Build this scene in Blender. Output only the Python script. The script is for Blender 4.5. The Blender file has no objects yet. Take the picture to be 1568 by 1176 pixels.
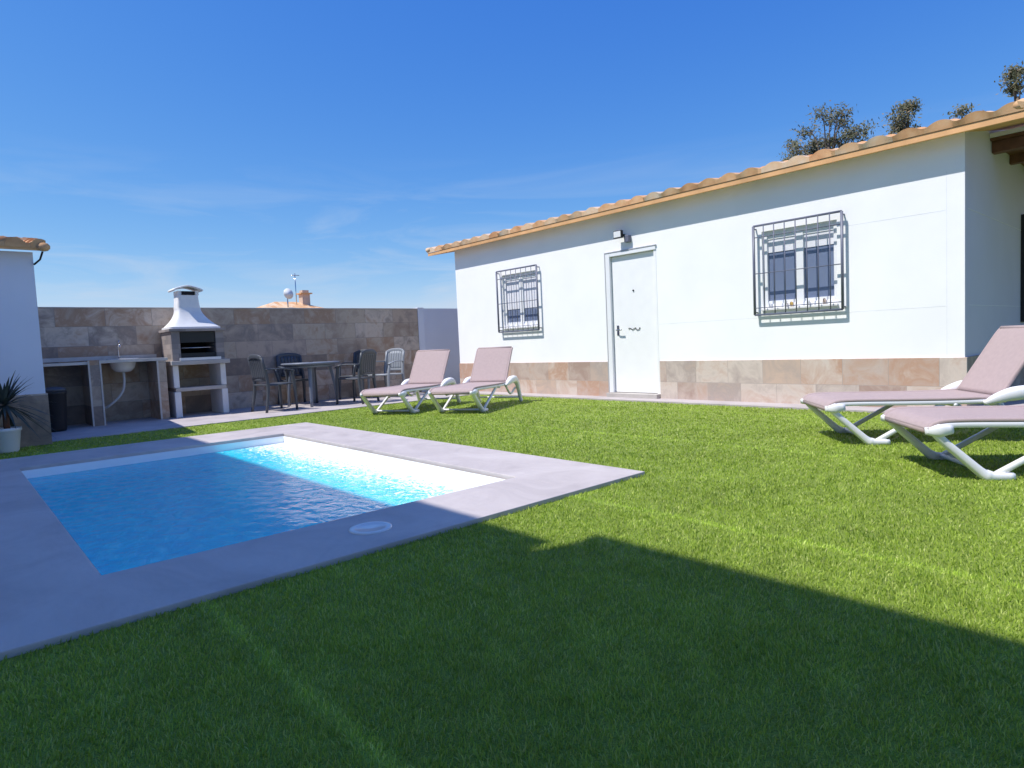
import bpy, math, random
import numpy as np
from mathutils import Vector, Matrix
random.seed(4); np.random.seed(4)
scene=bpy.context.scene
COL=scene.collection

# ---------------------------------------------------------------- helpers
def nodes(mat):
    mat.use_nodes=True
    nt=mat.node_tree; nt.nodes.clear()
    return nt, nt.nodes, nt.links
def setin(n,k,v):
    if k in n.inputs: n.inputs[k].default_value=v
def ramp(N,stops,interp='LINEAR'):
    r=N.new('ShaderNodeValToRGB'); r.color_ramp.interpolation=interp
    cr=r.color_ramp
    while len(cr.elements)<len(stops): cr.elements.new(0.5)
    for e,(p,c) in zip(cr.elements,stops):
        e.position=p; e.color=(c[0],c[1],c[2],1)
    return r
def simple(name,color,rough=.6,metal=0,var=.08,scale=6,bump=.0,bscale=60,spec=.4):
    m=bpy.data.materials.new(name); nt,N,L=nodes(m)
    o=N.new('ShaderNodeOutputMaterial'); b=N.new('ShaderNodeBsdfPrincipled')
    L.new(b.outputs[0],o.inputs[0])
    tc=N.new('ShaderNodeTexCoord'); n=N.new('ShaderNodeTexNoise')
    n.inputs['Scale'].default_value=scale; n.inputs['Detail'].default_value=5
    L.new(tc.outputs['Object'],n.inputs['Vector'])
    c=color
    r=ramp(N,[(.3,[max(0,x*(1-var)) for x in c]),(.7,[min(1,x*(1+var)) for x in c])])
    L.new(n.outputs['Fac'],r.inputs[0]); L.new(r.outputs[0],b.inputs['Base Color'])
    b.inputs['Roughness'].default_value=rough; b.inputs['Metallic'].default_value=metal
    setin(b,'Specular IOR Level',spec)
    if bump>0:
        n2=N.new('ShaderNodeTexNoise'); n2.inputs['Scale'].default_value=bscale; n2.inputs['Detail'].default_value=4
        L.new(tc.outputs['Object'],n2.inputs['Vector'])
        bp=N.new('ShaderNodeBump'); bp.inputs['Strength'].default_value=bump; bp.inputs['Distance'].default_value=.01
        L.new(n2.outputs['Fac'],bp.inputs['Height']); L.new(bp.outputs[0],b.inputs['Normal'])
    return m

def mobj(name,verts,faces,mat=None,parent=None,smooth=False):
    me=bpy.data.meshes.new(name); me.from_pydata([tuple(v) for v in verts],[],faces); me.update()
    o=bpy.data.objects.new(name,me); COL.objects.link(o)
    if mat: me.materials.append(mat)
    if parent: o.parent=parent
    if smooth:
        for p in me.polygons: p.use_smooth=True
    return o
def empty(name,loc=(0,0,0),rz=0):
    o=bpy.data.objects.new(name,None); COL.objects.link(o); o.location=loc; o.rotation_euler=(0,0,rz)
    o.empty_display_size=.2
    return o
def box(name,x0,x1,y0,y1,z0,z1,mat,parent=None,bevel=0):
    v=[(x0,y0,z0),(x1,y0,z0),(x1,y1,z0),(x0,y1,z0),(x0,y0,z1),(x1,y0,z1),(x1,y1,z1),(x0,y1,z1)]
    f=[(0,3,2,1),(4,5,6,7),(0,1,5,4),(1,2,6,5),(2,3,7,6),(3,0,4,7)]
    o=mobj(name,v,f,mat,parent)
    if bevel:
        b=o.modifiers.new('b','BEVEL'); b.width=bevel; b.segments=2
    return o
def ring(name,o_,i_,z0,z1,mat,parent=None,bevel=0):
    (x0,x1,y0,y1)=o_; (a0,a1,b0,b1)=i_
    O=[(x0,y0),(x1,y0),(x1,y1),(x0,y1)]; I=[(a0,b0),(a1,b0),(a1,b1),(a0,b1)]
    v=[(p[0],p[1],z1) for p in O]+[(p[0],p[1],z1) for p in I]+[(p[0],p[1],z0) for p in O]+[(p[0],p[1],z0) for p in I]
    f=[]
    for k in range(4):
        j=(k+1)%4
        f.append((k,j,4+j,4+k))
        if z0!=z1:
            f.append((8+k,8+j,j,k)); f.append((4+k,4+j,12+j,12+k)); f.append((8+j,8+k,12+k,12+j))
    if z0==z1: v=v[:8]
    o=mobj(name,v,f,mat,parent)
    if bevel:
        b=o.modifiers.new('b','BEVEL'); b.width=bevel; b.segments=2
    return o
def catmull(P,n=6):
    P=[Vector(p) for p in P]; out=[]
    Q=[P[0]*2-P[1]]+P+[P[-1]*2-P[-2]]
    for i in range(1,len(Q)-2):
        for k in range(n):
            t=k/n
            a,b,c,d=Q[i-1],Q[i],Q[i+1],Q[i+2]
            out.append(.5*((2*b)+(c-a)*t+(2*a-5*b+4*c-d)*t*t+(3*b-a-3*c+d)*t**3))
    out.append(P[-1]); return out
def sweep(name,path,w,h,mat,parent=None,side=(0,1,0),smooth=True,curve=0,seg=10,power=3.0,ws=None):
    if curve: path=catmull(path,curve)
    P=[Vector(p) for p in path]; S=Vector(side).normalized(); v=[];f=[]
    n=len(P)
    for i,p in enumerate(P):
        t=(P[min(i+1,n-1)]-P[max(i-1,0)]).normalized()
        s=(S-t*S.dot(t)).normalized(); nn=t.cross(s)
        k=1
        if ws: 
            u=i/(n-1)*(len(ws)-1); j=min(int(u),len(ws)-2); k=ws[j]+(ws[j+1]-ws[j])*(u-j)
        for a in range(seg):
            th=2*math.pi*(a+.5)/seg; c,s_=math.cos(th),math.sin(th)
            e=2/power
            x=math.copysign(abs(c)**e,c)*w/2*k; y=math.copysign(abs(s_)**e,s_)*h/2*k
            v.append(p+s*x+nn*y)
    for i in range(n-1):
        for a in range(seg):
            b=(a+1)%seg
            f.append((i*seg+a,i*seg+b,(i+1)*seg+b,(i+1)*seg+a))
    f.append(tuple(range(seg))[::-1]); f.append(tuple((n-1)*seg+a for a in range(seg)))
    return mobj(name,v,f,mat,parent,smooth)
def tube(name,path,r,mat,parent=None,curve=0,seg=8,side=None,ws=None):
    if side is None:
        d=(Vector(path[-1])-Vector(path[0])).normalized()
        side=(0,0,1) if abs(d.z)<.7 else (1,0,0)
    return sweep(name,path,2*r,2*r,mat,parent,side,True,curve,seg,2.0,ws)
def lathe(name,prof,mat,parent=None,seg=24,center=(0,0)):
    v=[];f=[]
    for (r,z) in prof:
        for a in range(seg):
            th=2*math.pi*a/seg; v.append((center[0]+r*math.cos(th),center[1]+r*math.sin(th),z))
    for i in range(len(prof)-1):
        for a in range(seg):
            b=(a+1)%seg; f.append((i*seg+a,i*seg+b,(i+1)*seg+b,(i+1)*seg+a))
    f.append(tuple(range(seg))[::-1]); f.append(tuple((len(prof)-1)*seg+a for a in range(seg)))
    return mobj(name,v,f,mat,parent,True)

# ---------------------------------------------------------------- materials
def stucco(name,col,seams=None):
    return simple(name,col,rough=.75,var=.03,scale=1.5,bump=.12,bscale=90,spec=.25)
M_white=stucco('white_render',(.95,.94,.94))
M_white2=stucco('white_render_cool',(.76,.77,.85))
M_gable=stucco('white_render_shaded',(.60,.58,.70))  # white render with the side wall's bluish shade mixed into its colour
M_seam=simple('panel_seam',(.80,.80,.83),rough=.8)
M_frame=simple('white_frame',(.84,.84,.86),rough=.4,var=.02)
M_doorw=simple('door_white',(.91,.90,.90),rough=.45,var=.02)
M_iron=simple('painted_iron',(.15,.16,.22),rough=.45)
M_black=simple('black_metal',(.02,.02,.022),rough=.5)
M_concrete=simple('concrete',(.48,.44,.41),rough=.85,var=.15,scale=3,bump=.2,bscale=120)
M_patio=simple('patio_concrete',(.46,.41,.41),rough=.85,var=.14,scale=2.5,bump=.2,bscale=90)
M_resin=simple('white_resin',(.86,.85,.87),rough=.35,var=.02)
M_fabric=simple('mauve_textilene',(.45,.345,.335),rough=.8,var=.04,scale=30,bump=.35,bscale=500)
M_chair=simple('anthracite_resin',(.07,.078,.095),rough=.45,var=.05)
M_chair2=simple('grey_resin',(.28,.30,.33),rough=.45,var=.05)
M_table=simple('table_resin',(.18,.20,.25),rough=.35,var=.05)
M_brown=simple('brown_wood',(.16,.07,.04),rough=.6,var=.25,scale=12)
M_dark=simple('soot_and_hollow_shade',(.015,.014,.014),rough=.9)  # firebox soot; also black standing in for shade inside hollows
M_ceramic=simple('ceramic',(.78,.78,.78),rough=.2,var=.01)
M_chrome=simple('chrome',(.5,.5,.52),rough=.15,metal=1)
M_curtain=simple('pale_blind',(.78,.77,.82),rough=.7,var=.06,scale=10)

def stone(name,axis,cols,bw=.6,rh=.29,off=0.0,mort=(.24,.21,.19)):
    m=bpy.data.materials.new(name); nt,N,L=nodes(m)
    o=N.new('ShaderNodeOutputMaterial'); b=N.new('ShaderNodeBsdfPrincipled'); L.new(b.outputs[0],o.inputs[0])
    tc=N.new('ShaderNodeTexCoord'); sp=N.new('ShaderNodeSeparateXYZ'); cb=N.new('ShaderNodeCombineXYZ')
    L.new(tc.outputs['Object'],sp.inputs[0])
    if axis=='XY':
        ad=N.new('ShaderNodeMath'); ad.operation='ADD'; L.new(sp.outputs[0],ad.inputs[0]); L.new(sp.outputs[1],ad.inputs[1]); L.new(ad.outputs[0],cb.inputs[0])
    else:
        L.new(sp.outputs[0 if axis=='X' else 1],cb.inputs[0])
    zz=N.new('ShaderNodeMath'); zz.operation='ADD'; zz.inputs[1].default_value=off
    L.new(sp.outputs[2],zz.inputs[0]); L.new(zz.outputs[0],cb.inputs[1])
    br=N.new('ShaderNodeTexBrick'); br.inputs['Scale'].default_value=1
    br.offset=.37; br.offset_frequency=2
    br.inputs['Brick Width'].default_value=bw; br.inputs['Row Height'].default_value=rh
    br.inputs['Mortar Size'].default_value=.003; br.inputs['Mortar Smooth'].default_value=.3
    br.inputs['Color1'].default_value=(0,0,0,1); br.inputs['Color2'].default_value=(1,1,1,1); br.inputs['Mortar'].default_value=(.5,.5,.5,1)
    L.new(cb.outputs[0],br.inputs['Vector'])
    k=len(cols)
    r=ramp(N,[(i/(k-1) if k>1 else 0,c) for i,c in enumerate(cols)])
    n=N.new('ShaderNodeTexNoise'); n.inputs['Scale'].default_value=3.5; n.inputs['Detail'].default_value=8; n.inputs['Roughness'].default_value=.65; n.inputs['Distortion'].default_value=.6
    L.new(tc.outputs['Object'],n.inputs['Vector'])
    mr=N.new('ShaderNodeMapRange'); mr.inputs[1].default_value=.3; mr.inputs[2].default_value=.7; mr.inputs[3].default_value=-.16; mr.inputs[4].default_value=.16
    L.new(n.outputs['Fac'],mr.inputs[0])
    a=N.new('ShaderNodeMath'); a.operation='ADD'; a.use_clamp=True; L.new(br.outputs['Color'],a.inputs[0]); L.new(mr.outputs[0],a.inputs[1])
    L.new(a.outputs[0],r.inputs[0])
    mx=N.new('ShaderNodeMix'); mx.data_type='RGBA'; L.new(br.outputs['Fac'],mx.inputs[0]); L.new(r.outputs[0],mx.inputs[6]); mx.inputs[7].default_value=(*mort,1)
    L.new(mx.outputs[2],b.inputs['Base Color']); b.inputs['Roughness'].default_value=.7
    bp=N.new('ShaderNodeBump'); bp.inputs['Strength'].default_value=.4; bp.inputs['Distance'].default_value=.01
    sub=N.new('ShaderNodeMath'); sub.operation='SUBTRACT'; L.new(n.outputs['Fac'],sub.inputs[0]); L.new(br.outputs['Fac'],sub.inputs[1])
    L.new(sub.outputs[0],bp.inputs['Height']); L.new(bp.outputs[0],b.inputs['Normal'])
    return m
cw=[(.22,.17,.14),(.35,.26,.20),(.50,.41,.32),(.38,.24,.155),(.60,.50,.41),(.27,.22,.19),(.48,.37,.29)]
cp=[(.40,.28,.23),(.54,.43,.37),(.50,.31,.22),(.64,.54,.47),(.43,.35,.31),(.58,.43,.34)]
M_wallx=stone('stone_tile_wall','X',cw,.62,.287,.0)
M_plf=stone('stone_tile_plinth_front','Y',cp,.47,.30,.04,(.42,.35,.31))
M_plx=stone('stone_tile_plinth_side','X',cw,.6,.29,.02)

def tilemat(name,axis='Y',per=.28):
    m=bpy.data.materials.new(name); nt,N,L=nodes(m)
    o=N.new('ShaderNodeOutputMaterial'); b=N.new('ShaderNodeBsdfPrincipled'); L.new(b.outputs[0],o.inputs[0])
    tc=N.new('ShaderNodeTexCoord'); sn=N.new('ShaderNodeVectorMath'); sn.operation='SNAP'
    sn.inputs[1].default_value=(.36,per,100) if axis=='Y' else (per,.36,100)
    L.new(tc.outputs['Object'],sn.inputs[0])
    wn=N.new('ShaderNodeTexWhiteNoise'); L.new(sn.outputs[0],wn.inputs[0])
    n=N.new('ShaderNodeTexNoise'); n.inputs['Scale'].default_value=9; n.inputs['Detail'].default_value=6; L.new(tc.outputs['Object'],n.inputs['Vector'])
    w2=N.new('ShaderNodeMath'); w2.operation='MULTIPLY_ADD'; w2.inputs[1].default_value=.6; w2.inputs[2].default_value=.15; L.new(wn.outputs[0],w2.inputs[0])
    a=N.new('ShaderNodeMath'); a.operation='ADD'; a.inputs[1].default_value=-.5; L.new(n.outputs['Fac'],a.inputs[0])
    a2=N.new('ShaderNodeMath'); a2.operation='ADD'; a2.use_clamp=True; L.new(a.outputs[0],a2.inputs[0]); L.new(w2.outputs[0],a2.inputs[1])
    r=ramp(N,[(0,(.56,.27,.12)),(.3,(.70,.40,.20)),(.6,(.74,.50,.31)),(1,(.76,.62,.48))])
    L.new(a2.outputs[0],r.inputs[0]); L.new(r.outputs[0],b.inputs['Base Color']); b.inputs['Roughness'].default_value=.8
    return m
M_tile=tilemat('roof_tile','Y'); M_tileX=tilemat('roof_tile_x','X',.22)
M_eave=simple('terracotta_eave',(.74,.41,.19),rough=.8,var=.18,scale=3)

def coping_mat():
    m=bpy.data.materials.new('coping_concrete'); nt,N,L=nodes(m)
    o=N.new('ShaderNodeOutputMaterial'); b=N.new('ShaderNodeBsdfPrincipled'); L.new(b.outputs[0],o.inputs[0])
    tc=N.new('ShaderNodeTexCoord')
    n=N.new('ShaderNodeTexNoise'); n.inputs['Scale'].default_value=1.8; n.inputs['Detail'].default_value=9; n.inputs['Distortion'].default_value=1.0; n.inputs['Roughness'].default_value=.65
    L.new(tc.outputs['Object'],n.inputs['Vector'])
    r=ramp(N,[(.3,(.42,.37,.36)),(.5,(.51,.45,.435)),(.72,(.59,.53,.51))]); L.new(n.outputs['Fac'],r.inputs[0])
    L.new(r.outputs[0],b.inputs['Base Color']); b.inputs['Roughness'].default_value=.6
    n2=N.new('ShaderNodeTexNoise'); n2.inputs['Scale'].default_value=10; n2.inputs['Detail'].default_value=7
    mp=N.new('ShaderNodeMapping'); mp.inputs['Scale'].default_value=(1,.35,1); L.new(tc.outputs['Object'],mp.inputs[0]); L.new(mp.outputs[0],n2.inputs['Vector'])
    bp=N.new('ShaderNodeBump'); bp.inputs['Strength'].default_value=.5; bp.inputs['Distance'].default_value=.014
    L.new(n2.outputs['Fac'],bp.inputs['Height']); L.new(bp.outputs[0],b.inputs['Normal'])
    return m
M_cop=coping_mat()
M_liner=simple('pool_liner',(.18,.78,.92),rough=.5,var=.04,scale=2)
M_band=simple('pool_white_band',(.90,.91,.92),rough=.4,var=.02)

def water_mat():
    m=bpy.data.materials.new('pool_water'); nt,N,L=nodes(m)
    o=N.new('ShaderNodeOutputMaterial')
    tc=N.new('ShaderNodeTexCoord')
    mp=N.new('ShaderNodeMapping'); mp.inputs['Scale'].default_value=(1.5,1,1); mp.inputs['Rotation'].default_value=(0,0,.5)
    L.new(tc.outputs['Object'],mp.inputs[0])
    n=N.new('ShaderNodeTexNoise'); n.inputs['Scale'].default_value=9; n.inputs['Detail'].default_value=6; n.inputs['Roughness'].default_value=.6; n.inputs['Distortion'].default_value=.9
    L.new(mp.outputs[0],n.inputs['Vector'])
    sp=N.new('ShaderNodeSeparateXYZ'); L.new(tc.outputs['Object'],sp.inputs[0])
    mr=N.new('ShaderNodeMapRange'); mr.inputs[1].default_value=1.3; mr.inputs[2].default_value=2.5; mr.inputs[3].default_value=.26; mr.inputs[4].default_value=.9
    L.new(sp.outputs[0],mr.inputs[0])
    bp=N.new('ShaderNodeBump'); bp.inputs['Distance'].default_value=.04
    L.new(mr.outputs[0],bp.inputs['Strength']); L.new(n.outputs['Fac'],bp.inputs['Height'])
    tr=N.new('ShaderNodeBsdfTransparent'); tr.inputs[0].default_value=(.50,.95,1,1)
    # water body tint varies a little with the ripples
    cr=ramp(N,[(.35,(.003,.62,.86)),(.6,(.01,.78,.95)),(.72,(.10,.88,.98))]); L.new(n.outputs['Fac'],cr.inputs[0])
    df=N.new('ShaderNodeBsdfDiffuse'); L.new(cr.outputs[0],df.inputs[0]); L.new(bp.outputs[0],df.inputs['Normal'])
    mx=N.new('ShaderNodeMixShader'); mx.inputs[0].default_value=.84; L.new(tr.outputs[0],mx.inputs[1]); L.new(df.outputs[0],mx.inputs[2])
    gl=N.new('ShaderNodeBsdfGlossy'); gl.inputs['Roughness'].default_value=.06; L.new(bp.outputs[0],gl.inputs['Normal'])
    fr=N.new('ShaderNodeFresnel'); fr.inputs[0].default_value=1.29; L.new(bp.outputs[0],fr.inputs['Normal'])
    m2=N.new('ShaderNodeMixShader'); L.new(fr.outputs[0],m2.inputs[0]); L.new(mx.outputs[0],m2.inputs[1]); L.new(gl.outputs[0],m2.inputs[2])
    # foam where the jets churn the water along the right side
    fo=N.new('ShaderNodeTexNoise'); fo.inputs['Scale'].default_value=10; fo.inputs['Detail'].default_value=8; fo.inputs['Roughness'].default_value=.7; fo.inputs['Distortion'].default_value=2.5; L.new(mp.outputs[0],fo.inputs['Vector'])
    fx=N.new('ShaderNodeMapRange'); fx.inputs[1].default_value=1.75; fx.inputs[2].default_value=2.7; fx.inputs[3].default_value=-.20; fx.inputs[4].default_value=.17; L.new(sp.outputs[0],fx.inputs[0])
    fa=N.new('ShaderNodeMath'); fa.operation='ADD'; L.new(fo.outputs['Fac'],fa.inputs[0]); L.new(fx.outputs[0],fa.inputs[1])
    fm=N.new('ShaderNodeMapRange'); fm.inputs[1].default_value=.50; fm.inputs[2].default_value=.60; fm.inputs[4].default_value=.95; L.new(fa.outputs[0],fm.inputs[0])
    fd=N.new('ShaderNodeBsdfDiffuse'); fd.inputs[0].default_value=(.87,.91,.93,1)
    m3=N.new('ShaderNodeMixShader'); L.new(fm.outputs[0],m3.inputs[0]); L.new(m2.outputs[0],m3.inputs[1]); L.new(fd.outputs[0],m3.inputs[2])
    L.new(m3.outputs[0],o.inputs[0]); return m
M_water=water_mat()

def glass_mat():
    m=bpy.data.materials.new('window_glass'); nt,N,L=nodes(m)
    o=N.new('ShaderNodeOutputMaterial'); b=N.new('ShaderNodeBsdfPrincipled'); L.new(b.outputs[0],o.inputs[0])
    b.inputs['Base Color'].default_value=(.17,.21,.32,1); b.inputs['Roughness'].default_value=.04; setin(b,'Specular IOR Level',1.0)
    return m
M_glass=glass_mat()

def turf_mat(name,island):
    m=bpy.data.materials.new(name); nt,N,L=nodes(m)
    o=N.new('ShaderNodeOutputMaterial'); tc=N.new('ShaderNodeTexCoord')
    n=N.new('ShaderNodeTexNoise'); n.inputs['Scale'].default_value=1.3; n.inputs['Detail'].default_value=6; n.inputs['Roughness'].default_value=.6; L.new(tc.outputs['Object'],n.inputs['Vector'])
    n2=N.new('ShaderNodeTexNoise'); n2.inputs['Scale'].default_value=10; n2.inputs['Detail'].default_value=5; L.new(tc.outputs['Object'],n2.inputs['Vector'])
    if island:
        g=N.new('ShaderNodeNewGeometry'); base=g.outputs['Random Per Island']
        stops=[(0,(.25,.36,.04)),(.35,(.35,.48,.06)),(.75,(.45,.57,.10)),(1,(.58,.62,.22))]
    else:
        n3=N.new('ShaderNodeTexNoise'); n3.inputs['Scale'].default_value=160; n3.inputs['Detail'].default_value=3; L.new(tc.outputs['Object'],n3.inputs['Vector']); base=n3.outputs['Fac']
        stops=[(.25,(.14,.20,.025)),(.5,(.24,.33,.04)),(.75,(.34,.43,.07))]
    r=ramp(N,stops); L.new(base,r.inputs[0])
    ad=N.new('ShaderNodeMath'); ad.operation='ADD'; L.new(n.outputs['Fac'],ad.inputs[0]); L.new(n2.outputs['Fac'],ad.inputs[1])
    mr=N.new('ShaderNodeMapRange'); mr.inputs[1].default_value=.75; mr.inputs[2].default_value=1.25; mr.inputs[3].default_value=.86; mr.inputs[4].default_value=1.13; L.new(ad.outputs[0],mr.inputs[0])
    # turf rolls laid 2 m wide with a paler, ruffled line at each seam
    sp=N.new('ShaderNodeSeparateXYZ'); L.new(tc.outputs['Object'],sp.inputs[0])
    wob=N.new('ShaderNodeMath'); wob.operation='MULTIPLY_ADD'; L.new(n.outputs['Fac'],wob.inputs[0]); wob.inputs[1].default_value=.05; L.new(sp.outputs[0],wob.inputs[2])
    s=N.new('ShaderNodeMath'); s.operation='SUBTRACT'; s.inputs[1].default_value=.675; L.new(wob.outputs[0],s.inputs[0])
    pp=N.new('ShaderNodeMath'); pp.operation='PINGPONG'; pp.inputs[1].default_value=1.0; L.new(s.outputs[0],pp.inputs[0])
    sm=N.new('ShaderNodeMapRange'); sm.inputs[1].default_value=0; sm.inputs[2].default_value=.04; sm.inputs[3].default_value=1.35; sm.inputs[4].default_value=1.0; L.new(pp.outputs[0],sm.inputs[0])
    mu=N.new('ShaderNodeMath'); mu.operation='MULTIPLY'; L.new(mr.outputs[0],mu.inputs[0]); L.new(sm.outputs[0],mu.inputs[1])
    vm=N.new('ShaderNodeVectorMath'); vm.operation='SCALE'; L.new(r.outputs[0],vm.inputs[0]); L.new(mu.outputs[0],vm.inputs['Scale'])
    b=N.new('ShaderNodeBsdfPrincipled'); L.new(vm.outputs[0],b.inputs['Base Color']); b.inputs['Roughness'].default_value=.5; setin(b,'Specular IOR Level',.25)
    if island:
        t=N.new('ShaderNodeBsdfTranslucent'); L.new(vm.outputs[0],t.inputs[0])
        mx=N.new('ShaderNodeMixShader'); mx.inputs[0].default_value=.35; L.new(b.outputs[0],mx.inputs[1]); L.new(t.outputs[0],mx.inputs[2]); L.new(mx.outputs[0],o.inputs[0])
    else:
        bp=N.new('ShaderNodeBump'); bp.inputs['Strength'].default_value=.8; bp.inputs['Distance'].default_value=.02; L.new(base,bp.inputs['Height']); L.new(bp.outputs[0],b.inputs['Normal'])
        L.new(b.outputs[0],o.inputs[0])
    return m
M_turf=turf_mat('turf_base',False); M_blade=turf_mat('turf_blades',True)
M_soil=simple('dry_soil',(.22,.19,.13),rough=.95,var=.3,scale=.4)

# ---------------------------------------------------------------- ground, lawn, pool
px0,px1,py0,py1=.42,2.74,3.05,6.87
ring('ground',(-3000,3000,-3000,3000),(.2,2.95,2.85,7.1),-.04,-.04,M_soil)
ring('lawn',(-1.62,7.24,-9,9.02),(.15,3.0,2.8,7.2),0,0,M_turf)
mobj('side_lawn',[(7.24,-9,0),(16,-9,0),(16,1.25,0),(7.24,1.25,0)],[(0,1,2,3)],M_turf)
box('patio_paving',.2,7.0,9.02,11.10,-.03,.012,M_patio)
cx0,cx1,cy0,cy1=-1.2,3.36,2.48,7.68
pool=empty('swimming_pool')
ring('coping',(cx0,cx1,cy0,cy1),(px0,px1,py0,py1),-.035,.026,M_cop,pool,.006)
ZF=-1.35; ZW=-.075
I=[(px0+.012,py0+.012),(px1-.012,py0+.012),(px1-.012,py1-.012),(px0+.012,py1-.012)]
def basin(name,z0,z1,mat,I):
    v=[(p[0],p[1],z1) for p in I]+[(p[0],p[1],z0) for p in I]
    f=[(k,4+k,4+(k+1)%4,(k+1)%4) for k in range(4)]
    return mobj(name,v,f,mat,pool)
basin('white_band',-.13,-.002,M_band,I)
I2=[(px0+.014,py0+.014),(px1-.014,py0+.014),(px1-.014,py1-.014),(px0+.014,py1-.014)]
basin('liner_walls',ZF,-.12,M_liner,I2)
mobj('pool_floor',[(p[0],p[1],ZF) for p in I2],[(0,1,2,3)],M_liner,pool)
mobj('water',[(p[0],p[1],ZW) for p in I],[(0,1,2,3)],M_water,pool)
lathe('skimmer_lid',[(.105,.022),(.105,.031),(.098,.034),(.07,.034),(.068,.032),(.02,.034),(.001,.034)],M_ceramic,pool,40,(1.50,2.76))

# ---------------------------------------------------------------- grass blades (short artificial turf)
def lawn_mask(x,y):
    ok=(x>-1.6)&(x<7.23)&(y>-2.6)&(y<9.01)
    ok&=~((x>cx0-.003)&(x<cx1+.003)&(y>cy0-.003)&(y<cy1+.003))
    ok|=((x>=7.23)&(x<9.5)&(y>-2.6)&(y<1.24))
    return ok
NB=3200000
x=np.random.uniform(-1.6,9.5,NB); y=np.random.uniform(-2.6,9.01,NB)
d=np.sqrt(x*x+y*y)
dens=np.clip(1.0*(1.9/np.maximum(d,.1))**1.9,.03,1.0)
fwd=x*.66+y*.74
keep=lawn_mask(x,y)&(np.random.rand(NB)<dens)&(fwd>.55)
x=x[keep];y=y[keep];d=d[keep]; n=len(x)
L_=np.random.uniform(.010,.021,n)
fl=np.sin(x*9+np.sin(y*7)*1.5)*np.cos(y*8+np.sin(x*6)*1.3)+.6*np.sin(x*23+y*5+np.sin(y*17))*np.cos(y*19-x*4)
L_*=1+.15*fl
W_=np.random.uniform(.0009,.0017,n)*np.clip(d/1.7,1,4.2)
az=np.random.uniform(0,2*np.pi,n)
lean=np.random.uniform(.1,1.0,n); la=np.random.uniform(-np.pi,np.pi,n)*.75+.6+fl*1.4
px=np.cos(az)*W_; py=np.sin(az)*W_
tx=np.cos(la)*L_*np.sin(lean); ty=np.sin(la)*L_*np.sin(lean); tz=L_*np.cos(lean)
V=np.zeros((n,5,3),dtype=np.float32)
V[:,0]=np.stack([x-px,y-py,np.zeros(n)],1); V[:,1]=np.stack([x+px,y+py,np.zeros(n)],1)
mx_,my_,mz_=x+tx*.38,y+ty*.38,tz*.6
V[:,2]=np.stack([mx_+px*.8,my_+py*.8,mz_],1); V[:,3]=np.stack([mx_-px*.8,my_-py*.8,mz_],1)
V[:,4]=np.stack([x+tx,y+ty,tz],1)
base=(np.arange(n)*5)[:,None]
idx=np.concatenate([base+np.array([0,1,2,3]),base+np.array([3,2,4])],1).astype(np.int32).ravel()
me=bpy.data.meshes.new('grass'); me.vertices.add(n*5); me.vertices.foreach_set('co',V.ravel())
me.loops.add(n*7); me.loops.foreach_set('vertex_index',idx)
me.polygons.add(n*2)
ls=(np.arange(n)*7)[:,None]+np.array([0,4]); me.polygons.foreach_set('loop_start',ls.ravel().astype(np.int32))
try: me.polygons.foreach_set('loop_total',np.tile([4,3],n).astype(np.int32))
except Exception: pass
me.update(calc_edges=True); me.materials.append(M_blade)
go=bpy.data.objects.new('grass',me); COL.objects.link(go)

# ---------------------------------------------------------------- roof tile sheet
def tile_roof(name,e0,e1,a0,a1,z0,slope,mat,parent,along='Y',per=.28,course=.36,amp=.036,updir=1,skirt=.05):
    n=max(1,int(round((a1-a0)/per*14))); cs=[]
    Ld=abs(e1-e0); c=0
    while c<Ld-1e-6:
        c2=min(c+course,Ld); cs+= [(c,.022),(c2-.001,.0)]; c=c2
    v=[];f=[]
    jit={}
    def H(a,ci):
        ph=(a-a0)/per; i=math.floor(ph); u=ph-i
        if (i,ci) not in jit: jit[(i,ci)]=random.uniform(-.006,.006)
        if u<.72: h=amp*math.sin(math.pi*u/.72)**.8+.026
        else: h=.026-.25*amp*math.sin(math.pi*(u-.72)/.28)
        return h+jit[(i,ci)]
    sg=1 if e1>e0 else -1
    for r,(c,st) in enumerate(cs):
        for j in range(n+1):
            a=a0+(a1-a0)*j/n; z=z0+c*slope+H(a,r//2)+st; e=e0+sg*c+(jit.get((math.floor((a-a0)/per),r//2),0)*2 if r==0 else 0)
            v.append((e,a,z) if along=='Y' else (a,e,z))
    R=len(cs); m=n+1
    for r in range(R-1):
        for j in range(n): f.append((r*m+j,r*m+j+1,(r+1)*m+j+1,(r+1)*m+j))
    s=len(v)
    for j in range(m):
        a=a0+(a1-a0)*j/n; v.append((e0+sg*.012,a,z0-.012) if along=='Y' else (a,e0+sg*.012,z0-.012))
    for j in range(n): f.append((s+j,s+j+1,j+1,j))
    return mobj(name,v,f,mat,parent)

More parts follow.
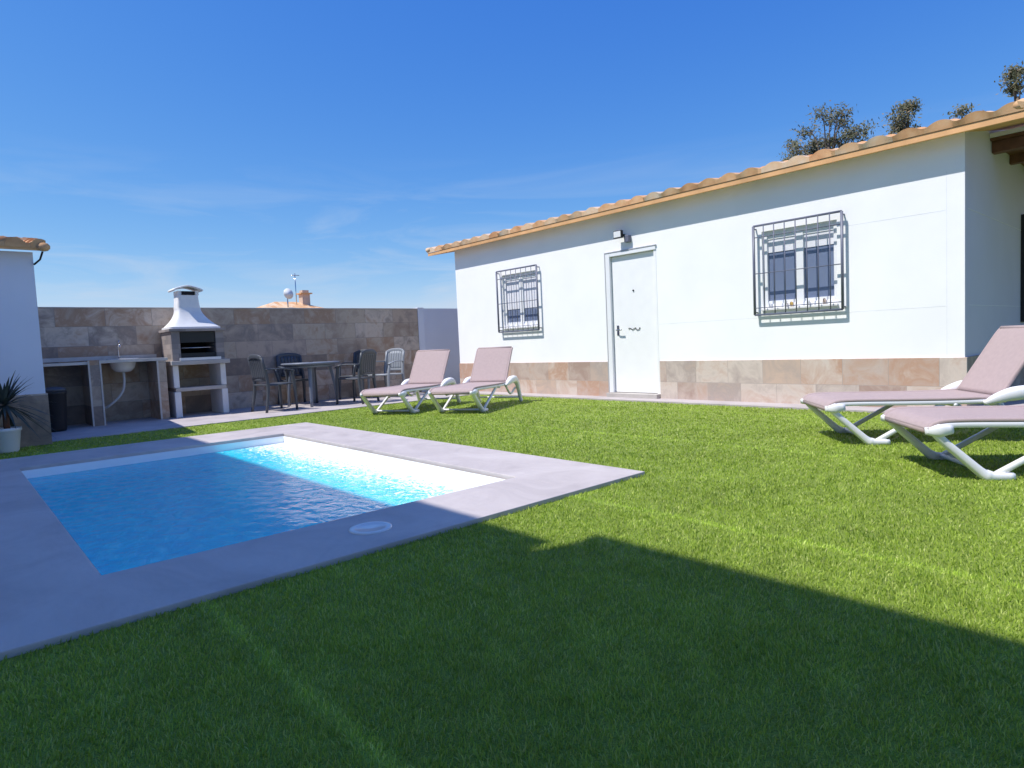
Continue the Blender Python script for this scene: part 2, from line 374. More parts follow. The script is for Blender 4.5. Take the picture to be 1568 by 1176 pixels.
# ---------------------------------------------------------------- main house
house=empty('white_house')
FX=7.6; Y0=1.667; Y1=9.98; ZT=2.80; BX=12.8; RX=10.2
T=.2
def seg(nm,ya,yb,za,zb): box(nm,FX,FX+T,ya,yb,za,zb,M_white,house)
wz0,wz1=1.19,2.13
seg('wall_1',Y0,2.87,0,ZT); seg('wall_2',2.87,3.75,0,wz0); seg('wall_3',2.87,3.75,wz1,ZT)
seg('wall_4',3.75,5.33,0,ZT); seg('wall_5',5.33,6.17,2.16,ZT); seg('wall_6',6.17,7.73,0,ZT)
seg('wall_7',7.73,8.61,0,wz0); seg('wall_8',7.73,8.61,wz1,ZT); seg('wall_9',8.61,Y1,0,ZT)
SL=.20
def gable(nm,y0,y1,z0,zf,mat):
    zr=zf+(RX-FX)*SL
    pr=[(FX+T,z0),(BX,z0),(BX,zf),(RX,zr),(FX+T,zf+T*SL)]
    v=[(p[0],y0,p[1]) for p in pr]+[(p[0],y1,p[1]) for p in pr]
    k=len(pr); f=[tuple(range(k)),tuple(range(k,2*k))[::-1]]+[(i,i+k,(i+1)%k+k,(i+1)%k) for i in range(k)]
    return mobj(nm,v,f,mat,house)
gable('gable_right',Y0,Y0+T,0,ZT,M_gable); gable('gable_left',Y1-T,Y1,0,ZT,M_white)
box('corner_shade_sheet',FX+.004,FX+T+.001,Y0-.002,Y0-.0005,.557,ZT-.002,M_gable,house)  # thin sheet carrying the gable's painted shade over the front wall's end
box('back_wall',BX-T,BX,Y0+T+.002,Y1-T-.002,0,ZT-.02,M_white,house)
box('plinth_front_a',FX-.022,FX,Y0-.022,5.28,.0,.557,M_plf,house,.003)
box('plinth_front_b',FX-.022,FX,6.22,Y1,.0,.557,M_plf,house,.003)
box('plinth_side',FX+.001,BX,Y0-.022,Y0,.0,.557,M_plx,house,.003)
for z in (1.08,2.04):
    for i,(ya,yb) in enumerate([(Y0+.16,2.80),(3.83,5.28),(6.24,7.66),(8.69,9.9)]):
        if (z==1.08 and i in(0,1)) or (z==2.04 and i==0): box('panel_seam',FX-.0012,FX,ya,yb,z-.002,z+.002,M_seam,house)
    box('panel_seam',FX+.1,BX-.1,Y0-.0035,Y0,z-.002,z+.002,M_seam,house)
box('panel_seam',FX-.0012,FX,Y0+.15,Y0+.154,.557,2.42,M_seam,house)
# roof
EX=FX-.19; RY0=1.16; RY1=10.62
zE=2.80
tile_roof('roof_tiles_front',EX-.02,RX,RY0,RY1,zE,SL,M_tile,house)
tile_roof('roof_tiles_back',BX+.3,RX,RY0,RY1,zE,SL,M_tile,house)
zr=zE+(RX-EX)*SL
def slab(nm,xa,za,xb,zb,th,mat,ya=RY0+.01,yb=RY1-.01):
    v=[(xa,ya,za-th),(xb,ya,zb-th),(xb,ya,zb),(xa,ya,za),(xa,yb,za-th),(xb,yb,zb-th),(xb,yb,zb),(xa,yb,za)]
    f=[(0,1,2,3),(7,6,5,4),(0,4,5,1),(1,5,6,2),(2,6,7,3),(3,7,4,0)]
    return mobj(nm,v,f,mat,house)
slab('eave_deck_front',EX,zE-.014,RX-.002,zr-.014,.06,M_eave)
slab('eave_deck_back',BX+.28,zE-.014,RX+.002,zr-.014,.06,M_eave)
sweep('ridge_tiles',[(RX,RY0,zr+.06),(RX,RY1,zr+.06)],.2,.1,M_tile,house,side=(1,0,0),power=2)
for nm,yy in(('verge_right',RY0+.03),('verge_left',RY1-.03)):
    sweep(nm,[(EX-.02,yy,zE+.045),(RX,yy,zr+.045)],.14,.09,M_tile,house,side=(0,1,0),power=2)
# windows
def window(Y_a,Y_b,tag,blind):
    W=empty(tag); W.parent=house
    xg=FX+.055
    fw=.05
    for nm,a,b,c,d in [('frame_bottom',Y_a,Y_b,wz0,wz0+fw),('frame_top',Y_a,Y_b,wz1-fw,wz1),('frame_l',Y_a,Y_a+fw,wz0+fw,wz1-fw),('frame_r',Y_b-fw,Y_b,wz0+fw,wz1-fw)]:
        box(nm,xg-.02,xg+.05,a,b,c,d,M_frame,W,.004)
    ym=(Y_a+Y_b)/2
    box('mullion',xg-.012,xg+.04,ym-.045,ym+.045,wz0+fw,wz1-fw,M_frame,W,.004)
    for (a,b) in ((Y_a+fw,ym-.045),(ym+.045,Y_b-fw)):
        box('sash_top',xg-.004,xg+.03,a,b,wz1-fw-.05,wz1-fw,M_frame,W)
        box('sash_bottom',xg-.004,xg+.03,a,b,wz0+fw,wz0+fw+.04,M_frame,W)
        box('blind',xg+.004,xg+.011,a,b,wz1-blind,wz1-fw-.052,M_curtain,W)
    box('glass',xg+.012,xg+.018,Y_a+fw-.002,Y_b-fw+.002,wz0+fw-.002,wz1-fw,M_glass,W)
    box('sill',FX-.035,FX+.034,Y_a-.01,Y_b+.01,wz0-.028,wz0-.001,M_frame,W,.004)
    G=empty('window_grille'); G.parent=W
    ga,gb,za,zb=Y_a-.08,Y_b+.07,1.115,2.20; gx=FX-.07
    for yy in(ga,gb): sweep('grille_post',[(gx,yy,za),(gx,yy,zb)],.026,.026,M_iron,G,side=(0,1,0),power=8,seg=8)
    for zz in(za,1.20,1.62,2.06,zb):
        sweep('grille_rail',[(gx,ga,zz),(gx,gb,zz)],.010 if zz not in(za,zb) else .024,.02,M_iron,G,side=(0,0,1),power=8,seg=8)
    nb=7
    for i in range(1,nb+1):
        yy=ga+(gb-ga)*i/(nb+1); tube('grille_bar',[(gx-.004,yy,za),(gx-.004,yy,zb)],.0065,M_iron,G)
    for yy in(ga,gb):
        for zz in(za+.03,zb-.03): tube('grille_bracket',[(gx,yy,zz),(FX,yy,zz)],.009,M_iron,G)
    return W
window(2.87,3.75,'kitchen_window',.26); window(7.73,8.61,'bedroom_window',.62)
M_yel=simple('yellow_flower',(.6,.38,.10)); M_pot=simple('terracotta_pot',(.6,.45,.35))
for i,(yy,mt,hh) in enumerate([(3.02,M_pot,.07),(3.2,M_ceramic,.07),(3.40,M_yel,.06),(3.47,M_ceramic,.09),(3.66,M_ceramic,.06)]):
    lathe('sill_ornament',[(.012,wz0),(.018,wz0+hh*.5),(.018,wz0+hh*.8),(.008,wz0+hh)],mt,house,12,(FX+.008,yy))
# door
D=empty('front_door'); D.parent=house
box('door_leaf',FX+.03,FX+.07,5.345,6.125,.09,2.13,M_doorw,D,.004)
box('door_void',FX+.09,FX+.12,5.33,6.17,.0,2.16,M_dark,D)  # black sheet painting the darkness behind the closed leaf
M_dfr=simple('door_frame_grey',(.50,.50,.53),rough=.4,var=.02)
box('frame_left',FX-.018,FX+.07,6.13,6.21,.085,2.19,M_frame,D,.004)
box('frame_left_edge',FX-.022,FX,6.212,6.224,.085,2.205,M_dfr,D)
box('frame_top',FX-.018,FX+.07,5.30,6.128,2.135,2.19,M_frame,D,.004)
box('frame_top_edge',FX-.024,FX,5.29,6.21,2.192,2.206,M_dfr,D)
box('frame_right',FX-.004,FX+.07,5.30,5.342,.085,2.133,M_doorw,D,.003)
box('door_step',FX-.1,FX+.1,5.29,6.21,.001,.083,M_concrete,D,.006)
sweep('door_handle',[(FX+.03,6.04,1.03),(FX-.02,6.04,1.03),(FX-.03,6.0,1.03),(FX-.03,5.93,1.03)],.018,.018,M_chrome,D,side=(0,0,1),curve=3)
box('handle_plate',FX+.022,FX+.03,6.02,6.06,.95,1.10,M_chrome,D,.003)
tube('peephole',[(FX+.018,5.735,1.60),(FX+.03,5.735,1.60)],.013,M_black,D)
pts=[(FX+.022,5.84-.02*i+ (.012*math.sin(i*1.9)),1.035+.016*math.sin(i*1.35)) for i in range(12)]
sweep('door_script',pts,.008,.008,M_black,D,side=(1,0,0),curve=4)
Fl=empty('floodlight'); Fl.parent=house
box('flood_body',FX-.13,FX-.085,5.80,5.95,2.37,2.48,M_black,Fl,.006)
box('flood_glass',FX-.134,FX-.1305,5.812,5.938,2.382,2.468,M_ceramic,Fl)
box('flood_bracket',FX-.085,FX-.001,5.83,5.86,2.40,2.43,M_black,Fl)
box('flood_sensor',FX-.07,FX-.001,5.72,5.80,2.30,2.40,M_iron,Fl,.008)
S=empty('side_window'); S.parent=house
box('side_frame_l',10.30,10.37,Y0-.04,Y0,.88,2.24,M_black,S); box('side_frame_r',11.4,11.47,Y0-.04,Y0,.88,2.24,M_black,S)
box('side_frame_t',10.372,11.398,Y0-.04,Y0,2.17,2.24,M_black,S); box('side_frame_b',10.372,11.398,Y0-.04,Y0,.88,.95,M_black,S)
box('side_glass',10.372,11.398,Y0-.015,Y0-.002,.952,2.168,M_glass,S)
P=empty('side_porch'); P.parent=house
box('porch_beam',8.70,8.82,-1.4,Y0-.004,2.74,2.86,M_brown,P,.004)
for xx in(9.6,10.5,11.4,12.3): box('porch_rafter',xx,xx+.09,-1.4,Y0-.002,2.76,2.86,M_brown,P)
box('porch_boards',8.62,12.8,-1.45,Y0-.003,2.862,2.885,M_brown,P)
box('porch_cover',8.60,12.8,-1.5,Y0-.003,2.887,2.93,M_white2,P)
box('porch_post',12.5,12.62,-1.4,-1.28,0,2.74,M_brown,P,.01)
box('house_paving',7.22,FX-.022,1.26,Y1+.5,-.03,.022,M_patio)
box('side_paving',FX-.02,12.8,1.26,Y0-.024,-.03,.022,M_patio)
box('house_foundation',FX+.02,BX-.02,Y0+.02,Y1-.02,-.03,.0015,M_concrete,house)

# ---------------------------------------------------------------- rear boundary wall
WY=11.12
rw=empty('stone_tile_boundary_wall')
box('wall_body',.3,7.42,WY,WY+.18,-.03,1.70,M_wallx,rw)
box('wall_cap',.3,7.43,WY-.006,WY+.19,1.702,1.722,M_concrete,rw,.004)
ww=empty('white_boundary_wall')
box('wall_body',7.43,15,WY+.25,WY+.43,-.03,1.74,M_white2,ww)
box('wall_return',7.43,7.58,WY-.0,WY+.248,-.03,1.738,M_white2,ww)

# ---------------------------------------------------------------- annex on the left
an=empty('white_annex_building')
AX=.84; AY=8.84
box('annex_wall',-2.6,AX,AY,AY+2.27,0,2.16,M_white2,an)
box('annex_plinth',-2.6,AX+.018,AY-.02,AY-.001,.0,.58,M_plx,an)
box('annex_plinth_side',AX+.0005,AX+.018,AY,AY+2.27,.0,.58,M_plx,an)
tile_roof('annex_tiles',AY-.16,AY+2.5,-2.7,AX+.11,2.20,.16,M_tileX,an,along='X',per=.22,amp=.045)
v=[(-2.7,AY-.14,2.16),(AX+.08,AY-.14,2.16),(AX+.08,AY+2.4,2.56),(-2.7,AY+2.4,2.56),(-2.7,AY-.14,2.19),(AX+.08,AY-.14,2.19),(AX+.08,AY+2.4,2.59),(-2.7,AY+2.4,2.59)]
mobj('annex_deck',v,[(0,3,2,1),(4,5,6,7),(0,1,5,4),(1,2,6,5),(2,3,7,6),(3,0,4,7)],M_eave,an)
sweep('verge_tile',[(AX+.09,AY-.17,2.20),(AX+.09,AY+2.4,2.61)],.12,.10,M_tileX,an,side=(1,0,0),power=2)
sweep('pipe_bracket',[(AX+.09,AY-.02,2.17),(AX+.06,AY-.02,2.08),(AX+.0,AY-.02,2.02)],.02,.02,M_black,an)

# two-storey building to the left, out of view: it throws the big shadow
nb=empty('two_storey_building')
R=1.8; ze=6.2; xe=1.98-ze/R
dyr=.40
yb=1.97+dyr*(ze/R)
box('tall_wall',xe-6,xe-.15,yb,8.6,0,ze-.05,M_white,nb)
box('tall_wall_far',xe-6,xe-.15,8.602,13.5,0,ze-.05,M_white,nb)
box('tall_eave',xe-6.2,xe,yb+.001,13.7,ze-.048,ze,M_eave,nb)
ze2=ze+.38
box('tall_wall_near',xe-6,xe-.15,-12,yb-.002,0,ze2-.05,M_white,nb)
box('tall_eave_near',xe-6.2,xe,-12,yb+(.0),ze2-.048,ze2,M_eave,nb)
for k in range(5):
    yy=-8+k*4.1
    for zz in(1.0,3.9):
        box('tall_window',xe-.149,xe-.12,yy,yy+1.1,zz,zz+1.2,M_glass,nb)
        box('tall_window_sill',xe-.149,xe-.08,yy-.05,yy+1.15,zz-.05,zz-.002,M_frame,nb)

# ---------------------------------------------------------------- outdoor kitchen
K=empty('outdoor_kitchen_counter')
M_top=simple('counter_top',(.57,.53,.49),rough=.5,var=.12,scale=8)
KY=10.48
box('top_a',AX+.02,1.50,KY-.03,WY-.001,.875,.915,M_top,K,.004)
box('top_b',1.64,2.50,KY-.03,WY-.001,.885,.93,M_top,K,.004)
box('post_mid',1.502,1.638,KY-.035,WY-.001,.012,.935,M_wallx,K,.003)
box('post_mid_edge_l',1.492,1.512,KY-.045,KY-.036,.012,.93,M_top,K)
box('post_mid_edge_r',1.628,1.648,KY-.045,KY-.036,.012,.93,M_top,K)
box('post_right',2.36,2.47,KY-.03,WY-.001,.012,.884,M_wallx,K,.003)
box('post_right_edge',2.345,2.368,KY-.04,KY-.031,.012,.884,M_top,K)
box('splash',AX+.03,2.5,WY-.02,WY-.002,.932,.99,M_top,K)
lathe('sink_bowl',[(.05,.74),(.10,.75),(.15,.80),(.17,.88),(.18,.884)],M_ceramic,K,24,(1.98,10.80))
lathe('sink_rim',[(.17,.931),(.20,.931),(.205,.942),(.17,.938)],M_ceramic,K,24,(1.98,10.80))
sweep('tap',[(1.98,11.04,.93),(1.98,11.04,1.12),(1.98,11.0,1.17),(1.98,10.93,1.15),(1.98,10.91,1.11)],.02,.02,M_chrome,K,side=(1,0,0),curve=4)
tube('tap_lever',[(1.98,11.04,1.15),(2.0,11.04,1.22)],.008,M_chrome,K)
M_pipe=simple('pvc_pipe',(.62,.62,.64),rough=.4)
sweep('drain_pipe',[(1.98,10.8,.74),(1.98,10.8,.60),(1.95,10.8,.46),(1.86,10.8,.34),(1.74,10.85,.24),(1.66,10.95,.20)],.035,.035,M_pipe,K,side=(0,1,0),curve=5,power=2)
B=empty('waste_bin')
lathe('bin_body',[(.11,.012),(.12,.05),(.145,.50),(.152,.51),(.152,.54),(.145,.545),(.135,.54)],M_black,B,24,(1.06,10.30))
lathe('bin_lid',[(.150,.547),(.14,.58),(.08,.60),(.01,.605)],M_chair,B,24,(1.06,10.30))

# barbecue
Q=empty('masonry_barbecue')
M_cb=simple('white_cast_concrete',(.78,.77,.77),rough=.75,var=.06,scale=6,bump=.15)
M_brick=stone('grey_fire_brick','XY',[(.19,.17,.17),(.28,.24,.23),(.34,.29,.27)],.22,.075)
bx0,bx1,by0,by1=2.56,3.33,10.46,11.06
for x_ in(bx0,bx1-.09):
    box('leg_lower',x_,x_+.09,by0,by1,.012,.40,M_cb,Q,.008)
    box('leg_upper',x_+.005,x_+.085,by0+.02,by1,.46,.80,M_cb,Q,.008)
box('lower_shelf',bx0+.02,bx1-.02,by0-.0,by1,.402,.458,M_concrete,Q,.006)
box('hearth_slab',bx0-.03,bx1+.04,by0-.08,by1,.802,.868,M_concrete,Q,.008)
box('hearth_lip',bx0+.09,bx1-.09,by0-.075,by0-.06,.87,.91,M_cb,Q)
box('cheek_left',bx0+.01,bx0+.13,by0+.0,by1,.87,1.31,M_brick,Q,.004)
box('cheek_right',bx1-.13,bx1-.01,by0+.0,by1,.87,1.31,M_brick,Q,.004)
box('fire_back',bx0+.132,bx1-.132,by1-.10,by1,.87,1.31,M_dark,Q)
box('mantel',bx0-.02,bx1+.02,by0-.03,by1,1.312,1.352,M_brick,Q,.004)
box('grill_box',bx0+.135,bx1-.135,by0+.03,by0+.40,.89,.98,M_black,Q)
box('grill_door',bx0+.14,bx1-.14,by0+.018,by0+.028,1.14,1.305,M_black,Q)
for i in range(12):
    xx=bx0+.15+i*(bx1-bx0-.3)/11; tube('grill_rod',[(xx,by0+.02,1.06),(xx,by0+.45,1.06)],.004,M_chrome,Q)
tube('grill_front',[(bx0+.14,by0+.02,1.06),(bx1-.14,by0+.02,1.06)],.008,M_chrome,Q)
def loft(name,secs,mat,parent):
    v=[];f=[];sg=24
    for (cx,cy,hx,hy,z) in secs:
        for a in range(sg):
            th=2*math.pi*(a+.5)/sg; c,s=math.cos(th),math.sin(th); e=2/9
            v.append((cx+math.copysign(abs(c)**e,c)*hx,cy+math.copysign(abs(s)**e,s)*hy,z))
    for i in range(len(secs)-1):
        for a in range(sg):
            b=(a+1)%sg; f.append((i*sg+a,i*sg+b,(i+1)*sg+b,(i+1)*sg+a))
    f.append(tuple(range(sg))[::-1]); f.append(tuple((len(secs)-1)*sg+a for a in range(sg)))
    o=mobj(name,v,f,mat,parent); return o
cxm=(bx0+bx1)/2; 
secs=[(cxm,10.77,.375,.27,1.353),(cxm,10.77,.375,.27,1.385)]
for k in range(9):
    t=k/8; z=1.39+.30*t; g=(1-t)**1.9
    secs.append((cxm-.02*t,10.77+.08*t,.165+.19*g,.14+.12*g,z))
secs+=[(cxm-.02,10.85,.155,.13,1.80),(cxm-.02,10.85,.15,.13,1.885)]
loft('hood',secs,M_cb,Q)
box('chimney_opening',cxm-.11,cxm+.07,10.712,10.9,1.89,1.945,M_dark,Q)  # black block standing in for the shade inside the flue mouth
for xx in(cxm-.165,cxm+.085): box('cap_post',xx,xx+.05,10.73,10.97,1.886,1.95,M_cb,Q)
sweep('chimney_cap',[(cxm-.23,10.85,1.955),(cxm-.18,10.85,1.985),(cxm-.02,10.85,2.025),(cxm+.14,10.85,1.985),(cxm+.19,10.85,1.955)],.34,.03,M_cb,Q,side=(0,1,0),curve=5,power=8)

# ---------------------------------------------------------------- table and chairs
def chair(loc,rz,mat,name='garden_armchair'):
    E=empty(name,loc,rz)
    for sx in(-1,1):
        sweep('front_leg',[(sx*.25,.24,0),(sx*.245,.22,.42),(sx*.26,.18,.64)],.055,.045,mat,E,side=(1,0,0),curve=4,ws=[.7,1,.9])
        sweep('rear_leg',[(sx*.24,-.26,0),(sx*.22,-.20,.42),(sx*.21,-.27,.85)],.055,.05,mat,E,side=(1,0,0),curve=4,ws=[.7,1,.8])
        sweep('arm',[(sx*.26,.22,.62),(sx*.275,.05,.665),(sx*.23,-.23,.66)],.055,.022,mat,E,side=(1,0,0),curve=4)
    sweep('seat',[(0,-.22,.42),(0,-.05,.415),(0,.12,.425),(0,.25,.42)],.46,.03,mat,E,side=(1,0,0),curve=3,power=6)
    sweep('top_rail',[(-.21,-.27,.83),(-.1,-.29,.865),(.1,-.29,.865),(.21,-.27,.83)],.07,.025,mat,E,side=(0,0,1),curve=4)
    sweep('lower_rail',[(-.21,-.225,.50),(0,-.235,.50),(.21,-.225,.50)],.04,.02,mat,E,side=(0,0,1),curve=3)
    for i in range(7):
        xx=-.18+i*.06; sweep('slat',[(xx,-.235,.50),(xx,-.25,.68),(xx,-.285,.85)],.056,.012,mat,E,side=(1,0,0),curve=3)
    return E
Tt=empty('garden_table',(4.62,10.22,0))
lathe('table_top',[(.44,.705),(.475,.712),(.48,.73),(.47,.74),(.001,.742)],M_table,Tt,40)
lathe('apron',[(.40,.66),(.41,.704)],M_table,Tt,32)
for a in range(4):
    th=math.pi/4+a*math.pi/2+.3; c,s=math.cos(th),math.sin(th)
    sweep('table_leg',[(.40*c,.40*s,.012),(.36*c,.36*s,.40),(.30*c,.30*s,.70)],.06,.045,M_table,Tt,side=(-s,c,0),curve=4,ws=[.8,1,1.3])
lathe('parasol_hole',[(.03,.7425),(.04,.744),(.03,.746)],M_black,Tt,16)
def face(dx,dy): return math.atan2(dy,dx)-math.pi/2
chair((3.86,9.95,.012),face(1,.1),M_chair)
chair((5.22,9.78,.012),face(-.45,.85),M_chair)
chair((4.60,10.80,.012),face(0,-1),M_chair)
chair((6.15,10.35,.012),face(-1,-.3),M_chair2)
chair((5.75,10.72,.012),face(-.9,-.5),M_chair)

# ---------------------------------------------------------------- sun loungers
def lounger(loc,rz,nm='sun_lounger'):
    E=empty(nm,loc,rz)
    seat=[(0,0,.29),(.04,0,.325),(.14,0,.34),(.5,0,.335),(.9,0,.33),(1.24,0,.335)]
    back=[(1.22,0,.345),(1.30,0,.47),(1.42,0,.66),(1.51,0,.80),(1.545,0,.845)]
    sweep('seat_fabric',seat,.60,.024,M_fabric,E,curve=4,power=10,seg=12)
    sweep('back_fabric',back,.56,.020,M_fabric,E,curve=4,power=10,seg=12)
    tube('foot_roll',[(.01,-.27,.285),(.01,.27,.285)],.022,M_fabric,E,side=(0,0,1))
    tube('head_roll',[(1.545,-.275,.845),(1.545,.275,.845)],.018,M_fabric,E,side=(1,0,0))
    for s in(-1,1):
        y=s*.315
        sweep('seat_rail',[(p[0],y,p[2]-.02) for p in seat],.028,.035,M_resin,E,curve=4)
        sweep('seat_hem',[(p[0],s*.308,p[2]+.004) for p in seat],.04,.028,M_fabric,E,curve=4)
        sweep('back_rail',[(p[0],s*.285,p[2]-.008) for p in back],.03,.03,M_fabric,E,curve=4)
        sweep('corner_cap',[(-.012,s*.30,.285),(.05,s*.325,.29),(.12,s*.325,.295)],.06,.07,M_resin,E,curve=3,ws=[.6,1.1,.7])
        sweep('front_leg',[(.03,y,.285),(.08,y,.225),(.17,y,.14),(.26,y,.055),(.30,y,.024),(.34,y,.018),(.44,y,.018)],.064,.055,M_resin,E,curve=4,ws=[.9,.85,.9,1,1.15,1,.8])
        sweep('front_strut',[(.36,y*.97,.03),(.60,y*.97,.17),(.84,y*.97,.31)],.035,.035,M_resin,E,curve=3)
        yo=s*.352
        sweep('arm_frame',[(1.08,yo,.30),(1.17,yo,.335),(1.28,yo,.365),(1.40,yo,.37),(1.50,yo,.32),(1.57,yo,.20),(1.63,yo,.06),(1.66,yo,.022)],.07,.075,M_resin,E,curve=5,ws=[.4,1.0,1.4,1.4,1.05,.8,.75,.8])
        sweep('rear_strut',[(1.52,y,.23),(1.32,y,.16),(1.14,y,.30)],.03,.03,M_resin,E,curve=3)
    for xx,zz in((.34,.03),(1.61,.08),(.9,.29)):
        tube('cross_bar',[(xx,-.33,zz),(xx,.33,zz)],.014,M_resin,E,side=(0,0,1))
    return E
a1=math.atan2(.55,.83)-.13
lounger((4.93,6.72,.0),a1)
lounger((4.38,7.57,.0),a1+.0)
a2=math.atan2(-.77,.63)
lounger((5.29,2.19,.0),a2)
lounger((4.44,1.29,.0),a2-.02)

# ---------------------------------------------------------------- plant by the annex
pl=empty('yucca_plant',(.45,8.46,0))
lathe('plant_pot',[(.08,.0),(.09,.02),(.115,.22),(.125,.23),(.125,.26),(.11,.26),(.10,.23)],M_ceramic,pl,24)
M_leaf=simple('dark_leaf',(.055,.065,.055),rough=.5,var=.4,scale=8)
tube('trunk',[(0,0,.22),(.0,.0,.46)],.03,M_brown,pl)
v=[];f=[]
for i in range(100):
    az_=random.uniform(0,2*math.pi); el=random.uniform(-.6,1.3); Ln=random.uniform(.34,.54)
    dirv=Vector((math.cos(az_)*math.cos(el),math.sin(az_)*math.cos(el)*.6,math.sin(el))); sd=Vector((-math.sin(az_),math.cos(az_),0))
    p0=Vector((0,0,.50)); k=len(v)
    for t,w in((0,.009),(.35,.015),(.7,.010),(1,.001)):
        p=p0+dirv*Ln*t+Vector((0,0,-.12*t*t)); v+= [p-sd*w,p+sd*w]
    for q in range(3): f.append((k+2*q,k+2*q+1,k+2*q+3,k+2*q+2))
mobj('leaves',v,f,M_leaf,pl)

# ---------------------------------------------------------------- distant neighbour house
nh=empty('neighbouring_house')
hx,hy=12.95,31.8
box('nh_wall',hx-2.2,hx+2.6,hy-2,hy+2,0,2.7,M_white,nh)
zt=3.55
v=[(hx-2.5,hy-2.4,2.75),(hx+2.9,hy-2.4,2.75),(hx+2.9,hy+2.4,2.75),(hx-2.5,hy+2.4,2.75),(hx-.3,hy-.1,zt),(hx+.8,hy-.1,zt)]
mobj('nh_roof',v,[(0,1,5,4),(1,2,5),(2,3,4,5),(3,0,4)],M_tileX,nh)
box('nh_chimney',hx+.95,hx+1.35,hy-.6,hy-.15,2.9,3.92,M_pot,nh)
box('nh_chimney_cap',hx+.85,hx+1.45,hy-.7,hy-.05,3.922,3.98,M_eave,nh)
box('nh_chimney_top',hx+.98,hx+1.32,hy-.55,hy-.2,3.982,4.12,M_pot,nh)
dish=lathe('nh_dish',[(.01,-.08),(.15,-.06),(.25,0),(.27,.04)],M_ceramic,nh,20)
dish.location=(hx-.05,hy-1.2,3.85); dish.rotation_euler=(math.radians(80),0,.2)
tube('nh_dish_mast',[(hx-.05,hy-1.1,2.8),(hx-.05,hy-1.1,3.85)],.03,M_chrome,nh)
tube('nh_antenna',[(hx+.62,hy-.6,3.0),(hx+.62,hy-.6,4.95)],.022,M_chrome,nh)
tube('nh_antenna_bar',[(hx+.42,hy-.6,4.85),(hx+.85,hy-.6,4.85)],.018,M_chrome,nh)

# ---------------------------------------------------------------- trees
def leafmat():
    m=bpy.data.materials.new('foliage'); nt,N,L=nodes(m)
    o=N.new('ShaderNodeOutputMaterial'); g=N.new('ShaderNodeNewGeometry')
    r=ramp(N,[(0,(.09,.105,.05)),(.5,(.19,.19,.10)),(.85,(.28,.25,.15)),(1,(.38,.28,.17))]); L.new(g.outputs['Random Per Island'],r.inputs[0])
    b=N.new('ShaderNodeBsdfPrincipled'); L.new(r.outputs[0],b.inputs['Base Color']); b.inputs['Roughness'].default_value=.6
    t=N.new('ShaderNodeBsdfTranslucent'); L.new(r.outputs[0],t.inputs[0])
    mx=N.new('ShaderNodeMixShader'); mx.inputs[0].default_value=.4; L.new(b.outputs[0],mx.inputs[1]); L.new(t.outputs[0],mx.inputs[2]); L.new(mx.outputs[0],o.inputs[0])
    return m
M_fol=leafmat(); M_bark=simple('bark',(.16,.12,.09),rough=.9,var=.3,scale=10)
def tree(name,loc,H,cr,n_cl,seed):
    rnd=random.Random(seed); E=empty(name,loc)
    tube('trunk',[(0,0,0),(.1,.05,H*.3),(-.05,.1,H*.6),(.05,0,H*.85)],.16,M_bark,E,curve=4,ws=[1.3,1,.7,.25],side=(1,0,0))
    v=[];f=[]
    for i in range(n_cl):
        az_=rnd.uniform(0,6.283); rr=cr*rnd.uniform(.1,1)**.6; zz=H*.60+ (H*.37)*rnd.random()
        k=max(.25,1-((zz-H*.76)/(H*.25))**2)
        c=Vector((rr*k*math.cos(az_),rr*k*math.sin(az_),zz))
        tube('branch',[(0,0,H*.45+.2*zz*.3),(c.x*.5,c.y*.5,zz-.5),(c.x,c.y,zz)],.03,M_bark,E,curve=2,ws=[1,.7,.3],side=(1,0,0),seg=5)
        cs=rnd.uniform(.20,.44)
        for j in range(200):
            u=Vector((rnd.gauss(0,1),rnd.gauss(0,1),rnd.gauss(0,.75)))*cs*.55
            p=c+u; s=rnd.uniform(.025,.06)
            a=Vector((rnd.gauss(0,1),rnd.gauss(0,1),rnd.gauss(0,1))).normalized(); b=a.orthogonal().normalized()
            q=len(v); v+=[p-a*s*1.6,p+b*s*.7,p+a*s*1.6,p-b*s*.7]; f.append((q,q+1,q+2,q+3))
    mobj('foliage',v,f,M_fol,E)
tree('eucalyptus_tree',(25,9.7,0),9.15,1.6,60,1)
tree('eucalyptus_tree',(26,7.45,0),9.0,.65,24,2)
tree('eucalyptus_tree',(27,6.0,0),8.75,.25,5,3)
tree('eucalyptus_tree',(25,4.15,0),9.1,.3,6,5)

# ---------------------------------------------------------------- light and sky
d=Vector((1,-.40,-1.8)).normalized()
sun=bpy.data.lights.new('sun','SUN'); sun.energy=5.0; sun.angle=math.radians(.5); sun.color=(1,.97,.915)
so=bpy.data.objects.new('sun',sun); COL.objects.link(so); so.rotation_euler=d.to_track_quat('-Z','Y').to_euler()
el=math.asin(-d.z); rot=math.atan2(-d.x,-d.y)
w=bpy.data.worlds.new('World'); scene.world=w; w.use_nodes=True
N=w.node_tree.nodes; L=w.node_tree.links; N.clear()
o=N.new('ShaderNodeOutputWorld'); bg=N.new('ShaderNodeBackground'); L.new(bg.outputs[0],o.inputs[0])
sk=N.new('ShaderNodeTexSky'); sk.sky_type='NISHITA'; sk.sun_disc=False; sk.sun_elevation=el; sk.sun_rotation=rot%(2*math.pi)
sk.air_density=1.0; sk.dust_density=.3; sk.ozone_density=4.0; sk.altitude=200
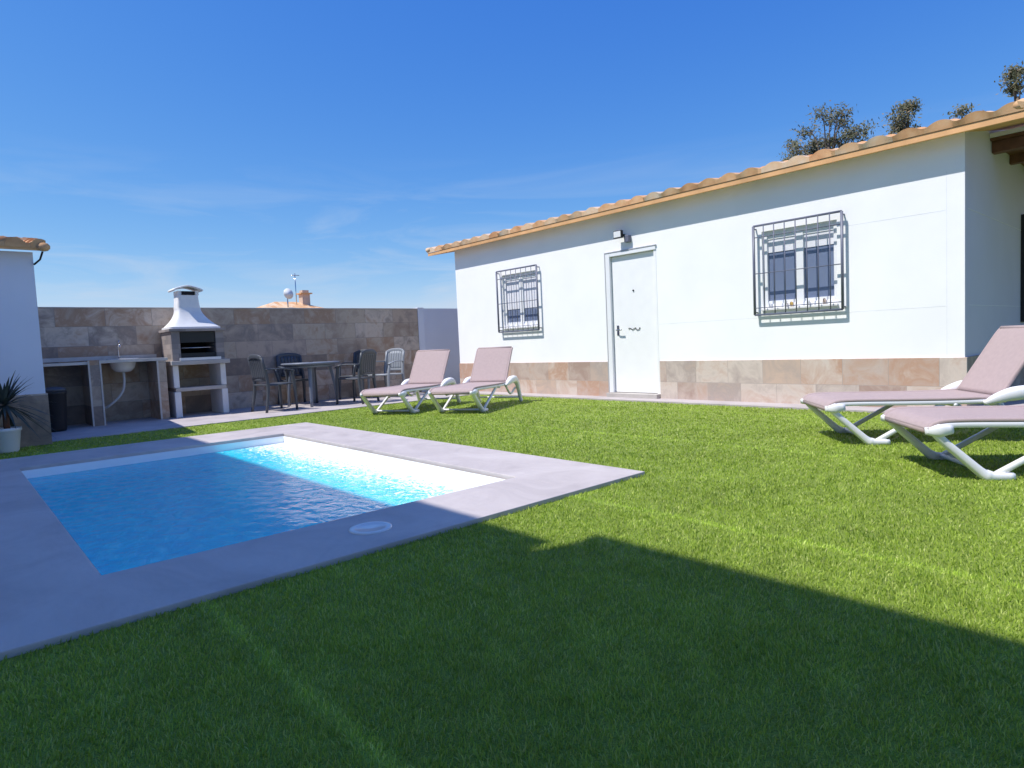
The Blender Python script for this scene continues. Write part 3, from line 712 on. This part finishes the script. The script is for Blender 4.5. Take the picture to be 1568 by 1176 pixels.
# colour grade of the physical sky, one tone curve per channel
sc=N.new('ShaderNodeSeparateColor'); cc=N.new('ShaderNodeCombineColor'); L.new(sk.outputs[0],sc.inputs[0])
for i,(a,g) in enumerate([(.36,1.55),(.80,1.0),(3.05,.36)]):
    p=N.new('ShaderNodeMath'); p.operation='POWER'; p.inputs[1].default_value=g; L.new(sc.outputs[i],p.inputs[0])
    q=N.new('ShaderNodeMath'); q.operation='MULTIPLY'; q.inputs[1].default_value=a; L.new(p.outputs[0],q.inputs[0]); L.new(q.outputs[0],cc.inputs[i])
tc=N.new('ShaderNodeTexCoord'); sp=N.new('ShaderNodeSeparateXYZ'); L.new(tc.outputs['Generated'],sp.inputs[0])
mp=N.new('ShaderNodeMapping'); mp.inputs['Scale'].default_value=(2.2,2.2,16); mp.inputs['Rotation'].default_value=(.10,-.12,.3); L.new(tc.outputs['Generated'],mp.inputs[0])
cn=N.new('ShaderNodeTexNoise'); cn.inputs['Scale'].default_value=1.5; cn.inputs['Detail'].default_value=8; cn.inputs['Roughness'].default_value=.58; cn.inputs['Distortion'].default_value=.8; L.new(mp.outputs[0],cn.inputs['Vector'])
cm=N.new('ShaderNodeMapRange'); cm.inputs[1].default_value=.44; cm.inputs[2].default_value=.72; cm.inputs[3].default_value=0; cm.inputs[4].default_value=.75; L.new(cn.outputs['Fac'],cm.inputs[0])
em=N.new('ShaderNodeMapRange'); em.inputs[1].default_value=.28; em.inputs[2].default_value=.08; L.new(sp.outputs[2],em.inputs[0])
mu=N.new('ShaderNodeMath'); mu.operation='MULTIPLY'; L.new(cm.outputs[0],mu.inputs[0]); L.new(em.outputs[0],mu.inputs[1])
mx=N.new('ShaderNodeMix'); mx.data_type='RGBA'; L.new(mu.outputs[0],mx.inputs[0]); L.new(cc.outputs[0],mx.inputs[6]); mx.inputs[7].default_value=(3.9,4.6,5.6,1)
L.new(mx.outputs[2],bg.inputs[0]); bg.inputs[1].default_value=.15

# ---------------------------------------------------------------- camera
cam=bpy.data.cameras.new('camera'); cam.sensor_width=36; cam.lens=22.2; cam.clip_end=10000; cam.clip_start=.05
co=bpy.data.objects.new('camera',cam); COL.objects.link(co); scene.camera=co
X=Vector((.7416,.0765,-.6664)).normalized(); Yv=Vector((-.6697,.0169,-.7427)); Yv=(Yv-X*Yv.dot(X)).normalized(); Z=X.cross(Yv)
M=Matrix((X,Yv,Z)).to_4x4()
M.translation=Vector((0,0,.9)); co.matrix_world=M
scene.view_settings.view_transform='Standard'; scene.view_settings.look='None'; scene.view_settings.exposure=0
